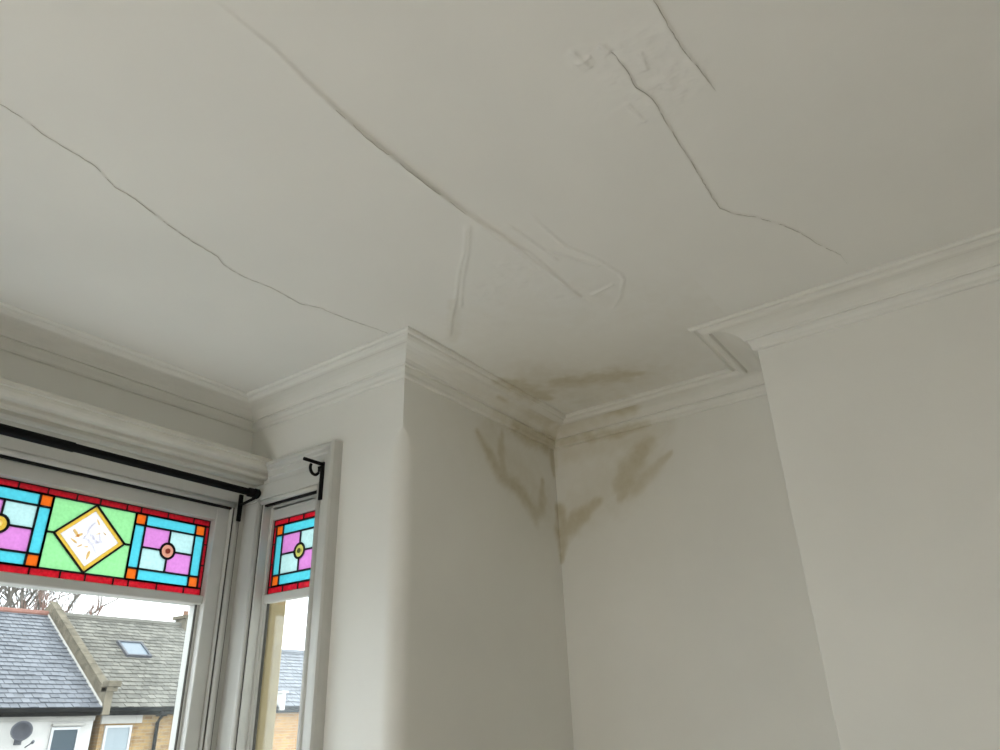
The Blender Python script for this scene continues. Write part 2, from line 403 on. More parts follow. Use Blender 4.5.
# alcove wall beside the chimney breast
yy = fine(YCH - 0.05, YF + 0.02, 0.011)
P = np.array([[(XP, y, z) for y in yy[::-1]] for z in ZR])
wa = grid_mesh('wall_alcove', P, M_wall)
add_stain_shading(wa)
WALLS_LAST = wa
so = wa.modifiers.new('thickness', 'SOLIDIFY'); so.thickness = 0.05; so.offset = -1
_w = WALLS_LAST.modifiers.new('edges', 'EDGE_SPLIT'); _w.split_angle = math.radians(50)
struct(wa, 'grey-white alcove wall with brown damp stains at the top corner', 'wall')

def wall(name, b, label, mat=None, bev=0.0):
    bm = new(); box(bm, *b, bev=bev); return struct(obj(name, bm, mat or M_wall), label, 'wall')
bm = new(); box(bm, XB, XP + 0.1, YCH2, YCH, 0, H + 0.01, 0.0035)
struct(obj('wall_chimney_breast', bm, M_wall), 'plain grey-white chimney breast projecting beside the alcove', 'wall')
wall('wall_right', (XP, XP + 0.1, YR, YCH2, 0, H + 0.01), 'plain wall beyond the chimney breast')
wall('wall_back', (XW - 0.1, XP + 0.1, YR - 0.1, YR, 0, H + 0.01), 'plain white wall behind the camera')
wall('wall_left', (XW - 0.1, XW, YR, YF + 0.12, 0, H + 0.01), 'plain white left wall of the room')
wall('wall_front_left', (XW, XL, YF, YF + 0.12, 0, H + 0.01), 'plain front wall on the far side of the bay')
wall('wall_bay_front', (XL - 0.12, XC + 0.12, YB, YB + 0.22, EYE + 0.89, H + 0.01), 'shaded strip of bay wall between window cornice and ceiling cornice')
wall('wall_bay_below', (XL - 0.12, XC + 0.12, YB, YB + 0.22, 0, SILL), 'wall below the bay window sill')
wall('wall_bay_right', (XC, XC + 0.12, 2.03, YB, EYE + 0.89, H + 0.01), 'bay cheek wall above the narrow side window')
wall('wall_bay_right_below', (XC, XC + 0.12, 2.028, YB, 0, SILL), 'bay cheek wall below the narrow side window')
wall('wall_bay_left', (XL - 0.12, XL, YF + 0.12, YB, EYE + 0.89, H + 0.01), 'left bay cheek wall above its window')
wall('wall_bay_left_below', (XL - 0.12, XL, YF + 0.12, YB, 0, SILL), 'left bay cheek wall below its window')
wall('wall_bay_left_pier', (XL - 0.12, XL, YF, 2.028, SILL, EYE + 0.89), 'left bay cheek pier beside its window')
bm = new(); box(bm, XW - 0.1, XP + 0.1, YR - 0.1, YB + 0.2, -0.08, 0)
struct(obj('floor', bm, M_floor), 'pale carpeted floor of the room', 'floor')

# outer stone piers of the bay corners
for k, (x0, x1) in enumerate(((XC + 0.062, 1.940), (XL - 0.155, XL - 0.062))):
    bm = new(); box(bm, x0, x1, 2.42, 2.72, -3.1, EYE + 1.0, 0.006)
    struct(obj('wall_bay_stone_pier' if k == 0 else 'wall_bay_stone_pier_left', bm, M_stone),
           'tan stone pier outside the narrow side window' if k == 0 else 'tan stone pier at the far bay corner', 'wall')

# ------------------------------------------------------------------ ceiling cornice, one moulding run round the whole room
PLAN = [(XP, YF), (XC, YF), (XC, YB), (XL, YB), (XL, YF), (XW, YF), (XW, YR), (XP, YR), (XP, YCH2), (XB, YCH2), (XB, YCH), (XP, YCH)]
PROF = [(0.180, -0.006), (0.180, 0.008), (0.176, 0.014), (0.168, 0.015), (0.163, 0.009), (0.156, 0.008), (0.152, 0.016), (0.144, 0.022), (0.132, 0.024),
        (0.126, 0.022), (0.123, 0.007), (0.110, 0.005), (0.092, 0.006), (0.074, 0.010), (0.058, 0.017), (0.044, 0.027), (0.036, 0.036), (0.034, 0.043),
        (0.022, 0.042), (0.0215, 0.051), (0.019, 0.057), (0.016, 0.064), (0.015, 0.074), (0.011, 0.079), (0.003, 0.080), (-0.006, 0.080)]
FINE = {0, 1, 10, 11}
bm = new(); rings = []
n = len(PLAN)
def nrm(i):
    a, b = PLAN[i % n], PLAN[(i + 1) % n]; l = math.dist(a, b)
    return (-(b[1] - a[1]) / l, (b[0] - a[0]) / l)
for i in range(n):
    a, b = PLAN[i], PLAN[(i + 1) % n]
    n0, n1, n2 = nrm(i - 1), nrm(i), nrm(i + 1)
    m0 = (n0[0] + n1[0], n0[1] + n1[1]); m1 = (n1[0] + n2[0], n1[1] + n2[1])
    steps = max(1, int(math.dist(a, b) / 0.012)) if i in FINE else 1
    for k in range(steps):
        t = k / steps
        ring = []
        for p, dz in PROF:
            x = (a[0] + m0[0] * p) * (1 - t) + (b[0] + m1[0] * p) * t
            y = (a[1] + m0[1] * p) * (1 - t) + (b[1] + m1[1] * p) * t
            ring.append(bm.verts.new((x, y, H - dz)))
        rings.append(ring)
for r0, r1 in zip(rings, rings[1:] + rings[:1]):
    for k in range(len(PROF) - 1): bm.faces.new((r0[k], r0[k + 1], r1[k + 1], r1[k]))
corn = obj('trim_1', bm, M_trim); add_stain_shading(corn)
struct(corn, 'white plaster ceiling cornice with fine reeded lines round the room', 'cornice')

# ------------------------------------------------------------------ deep moulded shelf over the bay window
R = EYE
SH = [(-0.03, 1.004), (0.150, 1.003), (0.157, 0.999), (0.157, 0.983), (0.151, 0.981), (0.151, 0.977), (0.150, 0.968), (0.146, 0.960), (0.138, 0.953), (0.127, 0.950),
      (0.116, 0.954), (0.113, 0.950), (0.114, 0.938), (0.110, 0.930), (0.102, 0.926), (0.094, 0.932), (0.091, 0.930), (0.090, 0.916), (0.082, 0.908), (0.070, 0.906), (0.060, 0.913), (0.056, 0.912),
      (0.054, 0.896), (0.046, 0.888), (0.030, 0.886), (0.016, 0.880), (-0.03, 0.878)]
bm = new(); extrude_profile(bm, [(2.555 - p, R + z) for p, z in SH], XL, XC)
shelf = obj('trim_2', bm, M_wood_old); struct(shelf, 'aged white moulded wooden cornice over the wide bay window', 'moulding')

# ------------------------------------------------------------------ windows (local: u to the right seen from inside, v outwards, z up)
def lead(bm, a, b, w=0.0065):
    dx, dz = b[0] - a[0], b[1] - a[1]; l = math.hypot(dx, dz); nx, nz = -dz / l * w / 2, dx / l * w / 2
    prism(bm, [(a[0] + nx, a[1] + nz), (b[0] + nx, b[1] + nz), (b[0] - nx, b[1] - nz), (a[0] - nx, a[1] - nz)], GV - 0.0045, GV + 0.0045)
GV = 0.055
def pane(par, pts, key, label=None):
    bm = new(); prism(bm, pts, GV - 0.0015, GV + 0.0015)
    o = obj('pane', bm, G[key], par)
    if label: o['label'] = label
    return o
def rect(a, b, c, d): return [(a, c), (b, c), (b, d), (a, d)]
def ring_pts(cu, cz, r, n=20, a0=0.0, a1=2 * math.pi):
    return [(cu + r * math.cos(a0 + (a1 - a0) * k / n), cz + r * math.sin(a0 + (a1 - a0) * k / n)) for k in range(n + (0 if abs(a1 - a0 - 2 * math.pi) < 1e-6 else 1))]

def rosette_block(par, bm, u0, u1, z0, z1, ring_key, core_key):
    """orange corner squares, turquoise strips and four quarters round a roundel"""
    c = 0.041; cu, cz, r = (u0 + u1) / 2, (z0 + z1) / 2, 0.027
    for a, b in ((u0, u0 + c), (u1 - c, u1)):
        for e, f in ((z0, z0 + c), (z1 - c, z1)): pane(par, rect(a, b, e, f), 'orange')
    pane(par, rect(u0 + c, u1 - c, z0, z0 + c), 'blue'); pane(par, rect(u0 + c, u1 - c, z1 - c, z1), 'blue')
    pane(par, rect(u0, u0 + c, z0 + c, z1 - c), 'blue'); pane(par, rect(u1 - c, u1, z0 + c, z1 - c), 'blue')
    a, b, e, f = u0 + c, u1 - c, z0 + c, z1 - c
    pane(par, [(a, f), (a, cz)] + ring_pts(cu, cz, r, 6, math.pi, math.pi / 2) + [(cu, f)], 'lilac')
    pane(par, [(b, f), (cu, f)] + ring_pts(cu, cz, r, 6, math.pi / 2, 0) + [(b, cz)], 'pale')
    pane(par, [(a, e), (cu, e)] + ring_pts(cu, cz, r, 6, -math.pi / 2, -math.pi) + [(a, cz)], 'pale')
    pane(par, [(b, e), (b, cz)] + ring_pts(cu, cz, r, 6, 0, -math.pi / 2) + [(cu, e)], 'lilac')
    # roundel: a pressed glass ring with a dark boss
    rb = new(); o1, o2 = ring_pts(cu, cz, r - 0.001), ring_pts(cu, cz, r * 0.36)
    for y in (GV - 0.003,):
        A = [rb.verts.new((u, GV - 0.001, z)) for u, z in o1]; B = [rb.verts.new((u, GV - 0.005, z)) for u, z in o2]
        C = [rb.verts.new((u, GV + 0.002, z)) for u, z in o2]; D = [rb.verts.new((u, GV + 0.002, z)) for u, z in o1]
        n = len(A)
        for k in range(n):
            j = (k + 1) % n
            for p, q in ((A, B), (B, C), (C, D), (D, A)): rb.faces.new((p[k], p[j], q[j], q[k]))
    obj('roundel', rb, G[ring_key], par)
    rb = new(); prism(rb, ring_pts(cu, cz, r * 0.36), GV - 0.006, GV + 0.002); obj('roundel_boss', rb, G[core_key], par)
    for x in (u0, u0 + c, u1 - c, u1): lead(bm, (x, z0), (x, z1))
    for z in (z0, z0 + c, z1 - c, z1): lead(bm, (u0, z), (u1, z))
    lead(bm, (cu, e), (cu, cz - r)); lead(bm, (cu, cz + r), (cu, f)); lead(bm, (a, cz), (cu - r, cz)); lead(bm, (cu + r, cz), (b, cz))
    cp = ring_pts(cu, cz, r + 0.001)
    for p, q in zip(cp, cp[1:] + cp[:1]): lead(bm, p, q, 0.008)

def diamond_block(par, bm, u0, u1, z0, z1):
    cu, cz = (u0 + u1) / 2, (z0 + z1) / 2; hw, hh = (u1 - u0) / 2 - 0.024, (z1 - z0) / 2 - 0.002
    T, Rr, B, L = (cu, cz + hh), (cu + hw, cz), (cu, cz - hh), (cu - hw, cz)
    pane(par, [(u0, z1), (u0, cz), L, T, (cu, z1)], 'green'); pane(par, [(u1, z1), (cu, z1), T, Rr, (u1, cz)], 'green')
    pane(par, [(u0, z0), (cu, z0), B, L, (u0, cz)], 'green'); pane(par, [(u1, z0), (u1, cz), Rr, B, (cu, z0)], 'green')
    k = 0.82
    i = [(cu, cz + hh * k), (cu + hw * k, cz), (cu, cz - hh * k), (cu - hw * k, cz)]
    q = [T, Rr, B, L]
    for a in range(4):
        b = (a + 1) % 4
        pane(par, [q[a], q[b], i[b], i[a]], 'yellow')
    pane(par, i, 'white', 'white pane painted with a small floral spray')
    for a, b in ((T, Rr), (Rr, B), (B, L), (L, T), ((u0, cz), L), (Rr, (u1, cz))): lead(bm, a, b)
    for x in (u0, u1): lead(bm, (x, z0), (x, z1))
    def petals(name, key, items):
        pb = new()
        for pu, pzz, l, w, ang in items:
            ca, sa = math.cos(ang), math.sin(ang); pts = []
            for t in range(8):
                th = 2 * math.pi * t / 8; x, y = l / 1.7 * math.cos(th), w / 1.6 * math.sin(th) * (0.75 + 0.25 * math.cos(th))
                pts.append((cu + pu + x * ca - y * sa, cz + pzz + x * sa + y * ca))
            prism(pb, pts, GV - 0.0024, GV - 0.0014)
        obj(name, pb, G[key], par)['label'] = 'painted flower sprigs on the diamond pane'
    petals('painted_petals', 'ochre', [(-0.050, 0.010, 0.030, 0.011, 2.3), (-0.040, 0.004, 0.026, 0.010, 0.6), (-0.053, -0.016, 0.026, 0.007, -0.5), (-0.030, -0.030, 0.018, 0.006, 0.6),
                                       (0.004, -0.057, 0.028, 0.011, 1.4), (-0.008, -0.030, 0.014, 0.005, 0.2), (0.016, 0.060, 0.022, 0.006, -1.0), (0.046, 0.024, 0.014, 0.004, -0.6), (0.024, 0.020, 0.016, 0.004, 0.5)])
    petals('painted_leaves', 'grey', [(-0.012, 0.020, 0.040, 0.010, 1.2), (0.010, 0.004, 0.036, 0.012, -0.7), (0.028, -0.010, 0.034, 0.010, 0.3), (0.006, -0.018, 0.030, 0.008, 2.5), (-0.002, 0.046, 0.026, 0.008, 0.8),
                                      (0.032, 0.008, 0.022, 0.007, 1.9), (0.022, -0.036, 0.020, 0.007, 2.2), (-0.014, -0.004, 0.026, 0.007, -0.2)])

def red_border(par, bm, u0, u1, z0, z1, i0, i1, j0, j1, cuts, sides):
    for a, b in zip(cuts, cuts[1:]):
        pane(par, rect(a, b, j1, z1), 'red'); pane(par, rect(a, b, z0, j0), 'red')
        if b < u1 - 1e-6: lead(bm, (b, j1), (b, z1), 0.004); lead(bm, (b, z0), (b, j0), 0.004)
    for a, b in zip(sides, sides[1:]):
        pane(par, rect(u0, i0, a, b), 'red'); pane(par, rect(i1, u1, a, b), 'red')
        if b < j1 - 1e-6: lead(bm, (u0, b), (i0, b), 0.004); lead(bm, (i1, b), (u1, b), 0.004)
    for z in (z0, j0, j1, z1): lead(bm, (u0, z), (u1, z), 0.0055)
    for u in (u0, u1): lead(bm, (u, z0), (u, z1), 0.0055)

Z0, Z1 = R + 0.466, R + 0.757            # leaded light
J0, J1 = Z0 + 0.028, Z1 - 0.025
def window(name, rz, loc, label, g0, g1, o0, o1, p0, p1, blocks, DP, SV):
    """g: glass edges, o: opening between jambs, p: outer edges of the frame"""
    w = empty(name, loc, rz); struct(w, label, 'window')
    TOP = R + 0.900
    # frame: head and jambs, staff beads, sill
    bm = new()
    box(bm, p0, p1, -0.010, 0.062, R + 0.835, TOP, 0.003)
    box(bm, p0, o0, 0.0, 0.062, SILL - 0.02, R + 0.835, 0.003); box(bm, o1, p1, 0.0, 0.062, SILL - 0.02, R + 0.835, 0.003)
    box(bm, p0, p1, 0.040, 0.105, R + 0.800, R + 0.835)
    obj('frame', bm, M_wood, w)
    bm = new(); tube(bm, [(o0 - 0.01, -0.001, R + 0.826), (o1 + 0.01, -0.001, R + 0.826)], 0.0115, 12); obj('head_bead', bm, M_wood, w, True)
    for u in (o0 - 0.022, o1 + 0.022):
        bm = new(); tube(bm, [(u, -0.001, SILL), (u, -0.001, R + 0.838)], 0.012, 12); obj('staff_bead', bm, M_wood, w, True)
        bm = new(); box(bm, u - 0.0165 if u < o0 else u + 0.0125, u - 0.0125 if u < o0 else u + 0.0165, -0.0015, 0.002, SILL, R + 0.815); obj('gap_shadow', bm, M_gap, w)
        bm = new(); box(bm, u + (0.013 if u < o0 else -0.018), u + (0.018 if u < o0 else -0.013), -0.0015, 0.002, SILL, R + 0.815); obj('gap_shadow', bm, M_gap, w)  # dark strips on both sides paint the shadow beside the bead
    bm = new(); box(bm, o0, o1, 0.004, 0.018, R + 0.8085, R + 0.8155); obj('head_gap_shadow', bm, M_strip, w)  # black strip painting the shadow between head and sash
    bm = new(); box(bm, p0, p1, -0.06, 0.10, SILL - 0.03, SILL, 0.006); obj('sill', bm, M_wood, w)
    # sash
    bm = new()
    box(bm, g0 - 0.056, g0, SV, DP, SILL + 0.005, R + 0.810, 0.004)
    box(bm, g1, g1 + 0.056, SV, DP, SILL + 0.005, R + 0.810, 0.004)
    obj('sash_stiles', bm, M_wood, w)
    bm = new(); box(bm, g0 - 0.002, g1 + 0.002, SV + 0.002, DP, Z1, R + 0.809, 0.003); obj('top_rail', bm, M_wood, w)
    bm = new(); box(bm, g0 - 0.002, g1 + 0.002, max(SV, 0.030), DP, R + 0.433, Z0, 0.005); obj('transom_rail', bm, M_wood, w)
    bm = new(); box(bm, g0 - 0.002, g1 + 0.002, SV + 0.002, DP, SILL, SILL + 0.075, 0.004); obj('bottom_rail', bm, M_wood, w)
    bm = new(); box(bm, g0 - 0.001, g1 + 0.001, GV - 0.002, GV + 0.002, SILL + 0.07, R + 0.440); obj('clear_pane', bm, M_glass, w)
    bm = new()
    for a, b in ((g0, g0 + 0.009), (g1 - 0.009, g1)): box(bm, a, b, 0.046, DP - 0.003, SILL + 0.07, R + 0.433)
    obj('glazing_bead', bm, M_wood, w)
    bm = new()
    for a, b in ((g0 + 0.009, g0 + 0.0125), (g1 - 0.0125, g1 - 0.009)): box(bm, a, b, GV - 0.006, GV + 0.004, SILL + 0.07, R + 0.433)
    obj('edge_gap_shadow', bm, M_gap, w)  # dark strip painting the gap shadow at the glass edge
    # leaded stained glass
    cb = new(); ll = bpy.data.objects.new('leaded_light', bpy.data.meshes.new('leaded_light')); COL.objects.link(ll); ll.parent = w
    ll.data.materials.append(M_lead); ll['label'] = 'leaded stained glass light with red border'
    i0, i1 = g0 + 0.018, g1 - 0.018
    L = i1 - i0; rng = random.Random(5)
    ncut = max(3, round((g1 - g0) / 0.088)); cuts = [g0 + (g1 - g0) * (k + (rng.uniform(-0.22, 0.22) if 0 < k < ncut else 0)) / ncut for k in range(ncut + 1)]
    red_border(ll, cb, g0, g1, Z0, Z1, i0, i1, J0, J1, cuts, [J0, J0 + (J1 - J0) * 0.36, J0 + (J1 - J0) * 0.7, J1])
    for kind, a, b, k1, k2 in blocks:
        if kind == 'rosette': rosette_block(ll, cb, i0 + L * a, i0 + L * b, J0, J1, k1, k2)
        else: diamond_block(ll, cb, i0 + L * a, i0 + L * b, J0, J1)
    bmesh.ops.recalc_face_normals(cb, faces=cb.faces); cb.to_mesh(ll.data); cb.free()
    return w

three = [('rosette', 0.0, 0.331, 'yellow', 'ochre'), ('diamond', 0.331, 0.669, 0, 0), ('rosette', 0.669, 1.0, 'pink', 'dred')]
window('window_1', 0, (0, WY, 0), 'wide bay window with a three-panel stained glass light under the black curtain rod',
       0.768, 1.670, 0.722, 1.726, 0.642, XC, three, 0.100, 0.016)
wl = window('window_3', 0, (-0.984 - 0.042, WY, 0), 'second bay window light to the left of the rod bracket',
            0.768, 1.670, 0.722, 1.726, 0.642, 0.642 + 1.026, three, 0.100, 0.016)
one = [('rosette', 0.0, 1.0, 'lime', 'dkgreen')]
window('window_2', -math.pi / 2, (WX, 0, 0), 'narrow side bay window with a single stained glass square', -2.412, -2.080, -2.424, -2.112, -2.547, -2.028, one, 0.064, 0.038)
window('window_4', math.pi / 2, (XL, 0, 0), 'narrow side window of the far bay cheek', 2.080, 2.412, 2.112, 2.424, 2.028, 2.547, one, 0.064, 0.038)

# moulded architrave of the narrow window (head and right jamb)
bm = new()
AH = [(0.0, 0.988), (0.022, 0.986), (0.030, 0.980), (0.030, 0.968), (0.022, 0.962), (0.020, 0.950), (0.014, 0.945), (0.012, 0.925), (0.006, 0.920), (0.004, 0.900), (-0.02, 0.90), (-0.02, 0.988)]
a = [bm.verts.new((WX - v, 2.40, R + z)) for v, z in AH]
# mitre down the right jamb
zt, yt = 0.988, 2.002
def jam(v, z): return (WX - v, yt + (zt - z), R + z)
b = [bm.verts.new(jam(v, z)) for v, z in AH]
c = [bm.verts.new((WX - v, yt + (zt - z), SILL - 0.02)) for v, z in AH]
k = len(AH)
bm.faces.new(a)
for i in range(k):
    j = (i + 1) % k
    bm.faces.new((a[i], a[j], b[j], b[i])); bm.faces.new((b[i], b[j], c[j], c[i]))
bm.faces.new(c[::-1])
struct(obj('trim_3', bm, M_wood), 'white moulded architrave round the narrow side window', 'moulding')

for nme, loc, size, rot in (('sky_portal_front', ((XL + XC) / 2, YB + 0.16, 1.55), (2.1, 1.55), (-math.pi / 2, 0, 0)),
                            ('sky_portal_right', (XC + 0.16, 2.24, 1.55), (1.55, 0.42), (0, math.pi / 2, 0)),
                            ('sky_portal_left', (XL - 0.16, 2.24, 1.55), (1.55, 0.42), (0, -math.pi / 2, 0))):
    portal(nme, loc, size, rot)

# ------------------------------------------------------------------ curtain rod and brackets
RZ, RY = R + 0.857, 2.440
rod = empty('curtain_rod', (XL + 0.1, RY, RZ)); tag(rod, 'black metal curtain rod fixed across the wide bay window', 'curtain rod')
ox = XL + 0.1
bm = new(); tube(bm, [(0, 0, 0), (1.03 - ox, 0, 0)], 0.0165, 16); obj('outer_tube', bm, M_black, rod, False)
bm = new(); tube(bm, [(1.00 - ox, 0, 0), (1.738 - ox, 0, 0)], 0.0142, 16); obj('inner_tube', bm, M_black, rod)
for x, s in ((1.738 - ox, 1), (0, -1)):
    bm = new(); tube(bm, [(x + s * q, 0, 0) for q in (-0.022, -0.020, -0.006, -0.004, 0.004, 0.006, 0.022, 0.026)], [0.0165, 0.0185, 0.0185, 0.0155, 0.0155, 0.0205, 0.0205, 0.017], 18)
    obj('finial', bm, M_black, rod)
for x in (1.748 - ox, 0.02):
    b = new(); box(b, x - 0.009, x + 0.009, WY - RY - 0.022, WY - RY - 0.014, -0.098, 0.012, 0.001)
    br = obj('bracket', b, M_black, rod)
    b = new(); tube(b, [(x, WY - 0.018 - RY, -0.030), (x, 0.060, -0.028), (x, 0.018, -0.022), (x, 0.0, -0.019)], 0.006, 8); obj('bracket_arm', b, M_black, br)
    b = new(); tube(b, [(x, 0.018 * math.cos(t), 0.018 * math.sin(t)) for t in [math.pi * (0.98 + 1.04 * k / 12) for k in range(13)]], 0.0035, 8); obj('bracket_cup', b, M_black, br)
    for z in (-0.088, -0.062):
        b = new(); tube(b, [(x, WY - 0.021 - RY, z), (x, WY - 0.025 - RY, z)], 0.003, 8); obj('screw', b, M_black, br)

bx = WX - 0.012
cb = empty('curtain_bracket', (bx, 2.070, R + 0.900)); tag(cb, 'empty black hooked curtain bracket on the frame of the narrow window', 'bracket')
b = new(); box(b, -0.007, 0.0, -0.009, 0.009, -0.135, 0.012, 0.001); obj('back_plate', b, M_black, cb)
b = new(); tube(b, [(-0.004, 0, 0.004), (-0.03, 0, 0.004), (-0.095, 0, 0.004)], 0.0072, 8); obj('arm', b, M_black, cb)
b = new(); tube(b, [(-0.040 + 0.022 * math.cos(t), 0, -0.020 + 0.025 * math.sin(t)) for t in [math.radians(28 - 236 * k / 16) for k in range(17)]], 0.0058, 8); obj('cup', b, M_black, cb)
for z in (-0.115, -0.09):
    b = new(); tube(b, [(-0.005, 0, z), (-0.009, 0, z)], 0.003, 8); obj('screw', b, M_black, cb)

# ------------------------------------------------------------------ unseen fill light, a glowing cylinder added to brighten the room
fl = empty('fill_light', (-1.25, 1.08, 0.0)); tag(fl, 'unseen glowing cylinder added to brighten the room', 'fill light')
b = new(); tube(b, [(0, 0, 0.0), (0, 0, 0.02), (0, 0, 0.03)], [0.17, 0.17, 0.15], 28); obj('base', b, M_black, fl)
b = new(); tube(b, [(0, 0, 0.03), (0, 0, 0.16)], 0.012, 10); obj('pole', b, M_black, fl)
b = new(); tube(b, [(0, 0, 0.15 + 0.62 * k / 6) for k in range(7)], 0.30, 28, True); obj('shade', b, M_fill, fl, False)

# ------------------------------------------------------------------ street outside: terraced houses opposite, 19 m away
GND = -3.1
YW = 19.0                    # facade
YG, ZE = 18.72, R + 0.56     # eaves
YRD, ZRD = 22.6, R + 3.05    # ridge
SL = (ZRD - ZE) / (YRD - YG)

def island_mat(name, c0, c1, rough=0.8, spec=0.3):
    mt, t, b = principled(name, c0, rough, 0, spec)
    g = t.nodes.new('ShaderNodeNewGeometry'); r = t.nodes.new('ShaderNodeValToRGB')
    r.color_ramp.elements[0].color = (*c0, 1); r.color_ramp.elements[1].color = (*c1, 1)
    n = t.nodes.new('ShaderNodeTexNoise'); n.inputs['Scale'].default_value = 1.3; n.inputs['Detail'].default_value = 4
    t.links.new(g.outputs['Position'], n.inputs['Vector'])
    a = t.nodes.new('ShaderNodeMath'); a.operation = 'MULTIPLY_ADD'; a.inputs[1].default_value = 0.5
    t.links.new(g.outputs['Random Per Island'], a.inputs[0])
    h = t.nodes.new('ShaderNodeMath'); h.operation = 'MULTIPLY'; h.inputs[1].default_value = 0.5
    t.links.new(n.outputs['Fac'], h.inputs[0]); t.links.new(h.outputs[0], a.inputs[2])
    t.links.new(a.outputs[0], r.inputs['Fac']); t.links.new(r.outputs['Color'], b.inputs['Base Color'])
    return mt
def brick_mat(name, c1, c2, mortar):
    mt, t, b = principled(name, c1, 0.9, 0, 0.2)
    g = t.nodes.new('ShaderNodeNewGeometry'); sx = t.nodes.new('ShaderNodeSeparateXYZ'); cx = t.nodes.new('ShaderNodeCombineXYZ')
    t.links.new(g.outputs['Position'], sx.inputs[0]); t.links.new(sx.outputs['X'], cx.inputs['X']); t.links.new(sx.outputs['Z'], cx.inputs['Y'])
    k = t.nodes.new('ShaderNodeTexBrick'); k.inputs['Scale'].default_value = 1.0
    k.inputs['Color1'].default_value = (*c1, 1); k.inputs['Color2'].default_value = (*c2, 1); k.inputs['Mortar'].default_value = (*mortar, 1)
    k.inputs['Brick Width'].default_value = 0.225; k.inputs['Row Height'].default_value = 0.075; k.inputs['Mortar Size'].default_value = 0.008; k.inputs['Bias'].default_value = -0.1
    t.links.new(cx.outputs[0], k.inputs['Vector'])
    n = t.nodes.new('ShaderNodeTexNoise'); n.inputs['Scale'].default_value = 4; n.inputs['Detail'].default_value = 4
    t.links.new(g.outputs['Position'], n.inputs['Vector'])
    mx = t.nodes.new('ShaderNodeMix'); mx.data_type = 'RGBA'; mx.blend_type = 'MULTIPLY'; mx.inputs['B'].default_value = (0.55, 0.48, 0.42, 1)
    t.links.new(n.outputs['Fac'], mx.inputs['Factor']); t.links.new(k.outputs['Color'], mx.inputs['A'])
    t.links.new(mx.outputs['Result'], b.inputs['Base Color'])
    return mt
M_slate = island_mat('blue_grey_slate', (0.060, 0.067, 0.080), (0.165, 0.175, 0.195), 0.55, 0.5)
M_tile = island_mat('weathered_grey_tile', (0.070, 0.068, 0.060), (0.225, 0.215, 0.185), 0.85, 0.2)
M_render = paint('white_house_render', (0.50, 0.485, 0.46), 0.9, 0.14, 2.0, 0.3, 20)
M_ybrick = brick_mat('yellow_stock_brick', (0.42, 0.29, 0.13), (0.26, 0.16, 0.085), (0.34, 0.29, 0.21))
M_obrick = brick_mat('orange_brick', (0.52, 0.30, 0.10), (0.38, 0.21, 0.08), (0.40, 0.32, 0.2))
M_coping = paint('weathered_coping', (0.15, 0.13, 0.095), 0.95, 0.45, 5, 0.6, 10)
M_bandst = paint('pale_stone_band', (0.38, 0.365, 0.335), 0.9, 0.12, 3, 0.3, 12)
M_gutter, _, _b = principled('black_gutter', (0.008, 0.009, 0.010), 0.9, 0, 0.1)
M_wframe, _, _b = principled('white_window_frame', (0.44, 0.44, 0.44), 0.5)
M_wdark, _, _b = principled('dark_window_glass', (0.035, 0.055, 0.070), 0.3, 0, 0.3)
M_wpale, _, _b = principled('pale_curtained_glass', (0.25, 0.29, 0.31), 0.4, 0, 0.3)
M_skyl, _, _b = principled('rooflight_glass', (0.10, 0.13, 0.16), 0.25, 0, 0.5)
M_redridge = paint('red_ridge_tile', (0.24, 0.12, 0.095), 0.9, 0.2, 4, 0.3, 12)
M_dish, _, _b = principled('grey_dish', (0.065, 0.068, 0.08), 0.7)
M_bark = paint('grey_bark', (0.17, 0.155, 0.135), 0.95, 0.2, 6, 0.3, 20)
M_redbark = paint('red_brown_twigs', (0.22, 0.135, 0.11), 0.95, 0.2, 6, 0.3, 20)
M_road = paint('pale_concrete_paving', (0.34, 0.34, 0.335), 0.95, 0.2, 1, 0.3, 20)
M_pot, _, _b = principled('terracotta_pot', (0.22, 0.12, 0.08), 0.9)

bm = new(); box(bm, -60, 80, 2.9, 70, GND - 0.2, GND)
struct(obj('ground', bm, M_road), 'pale concrete street surface below the houses', 'ground')

def slates(par, x0, x1, mat, seed, wid=0.19, expo=0.195):
    """overlapping courses; too small to pick apart, so one part"""
    rng = random.Random(seed); V, Fc = [], []
    length = math.hypot(YRD - YG, ZRD - ZE); cy, cz = (YRD - YG) / length, (ZRD - ZE) / length
    nc = int(length / expo)
    for c in range(nc + 1):
        s0 = c * expo - 0.02; x = x0 - (wid / 2 if c % 2 else 0)
        while x < x1:
            a, b = max(x + 0.006, x0), min(x + wid - 0.006, x1)
            if b - a > 0.02:
                j = rng.uniform(-0.012, 0.012); s = s0 + j; e = min(s0 + expo + 0.06, length)
                lift0 = 0.045 + rng.uniform(-0.006, 0.008); lift1 = 0.018
                i = len(V)
                for sx in (a, b):
                    for ss, lf, th in ((s, lift0, 0), (e, lift1, 0), (s, lift0, 0.022), (e, lift1, 0.022)):
                        q = lf - th
                        V.append((sx, YG + ss * cy - q * cz, ZE + ss * cz + q * cy))
                A, B = i, i + 4
                Fc += [(A, A + 1, B + 1, B), (A, B, B + 2, A + 2), (A, A + 2, A + 3, A + 1), (B, B + 1, B + 3, B + 2), (A + 2, B + 2, B + 3, A + 3)]
            x += wid
    me = bpy.data.meshes.new('roof_slates'); me.from_pydata(V, [], Fc); me.update(); me.materials.append(mat)
    o = bpy.data.objects.new('roof_slates', me); COL.objects.link(o); o.parent = par; o['kind'] = 'stuff'
    return o

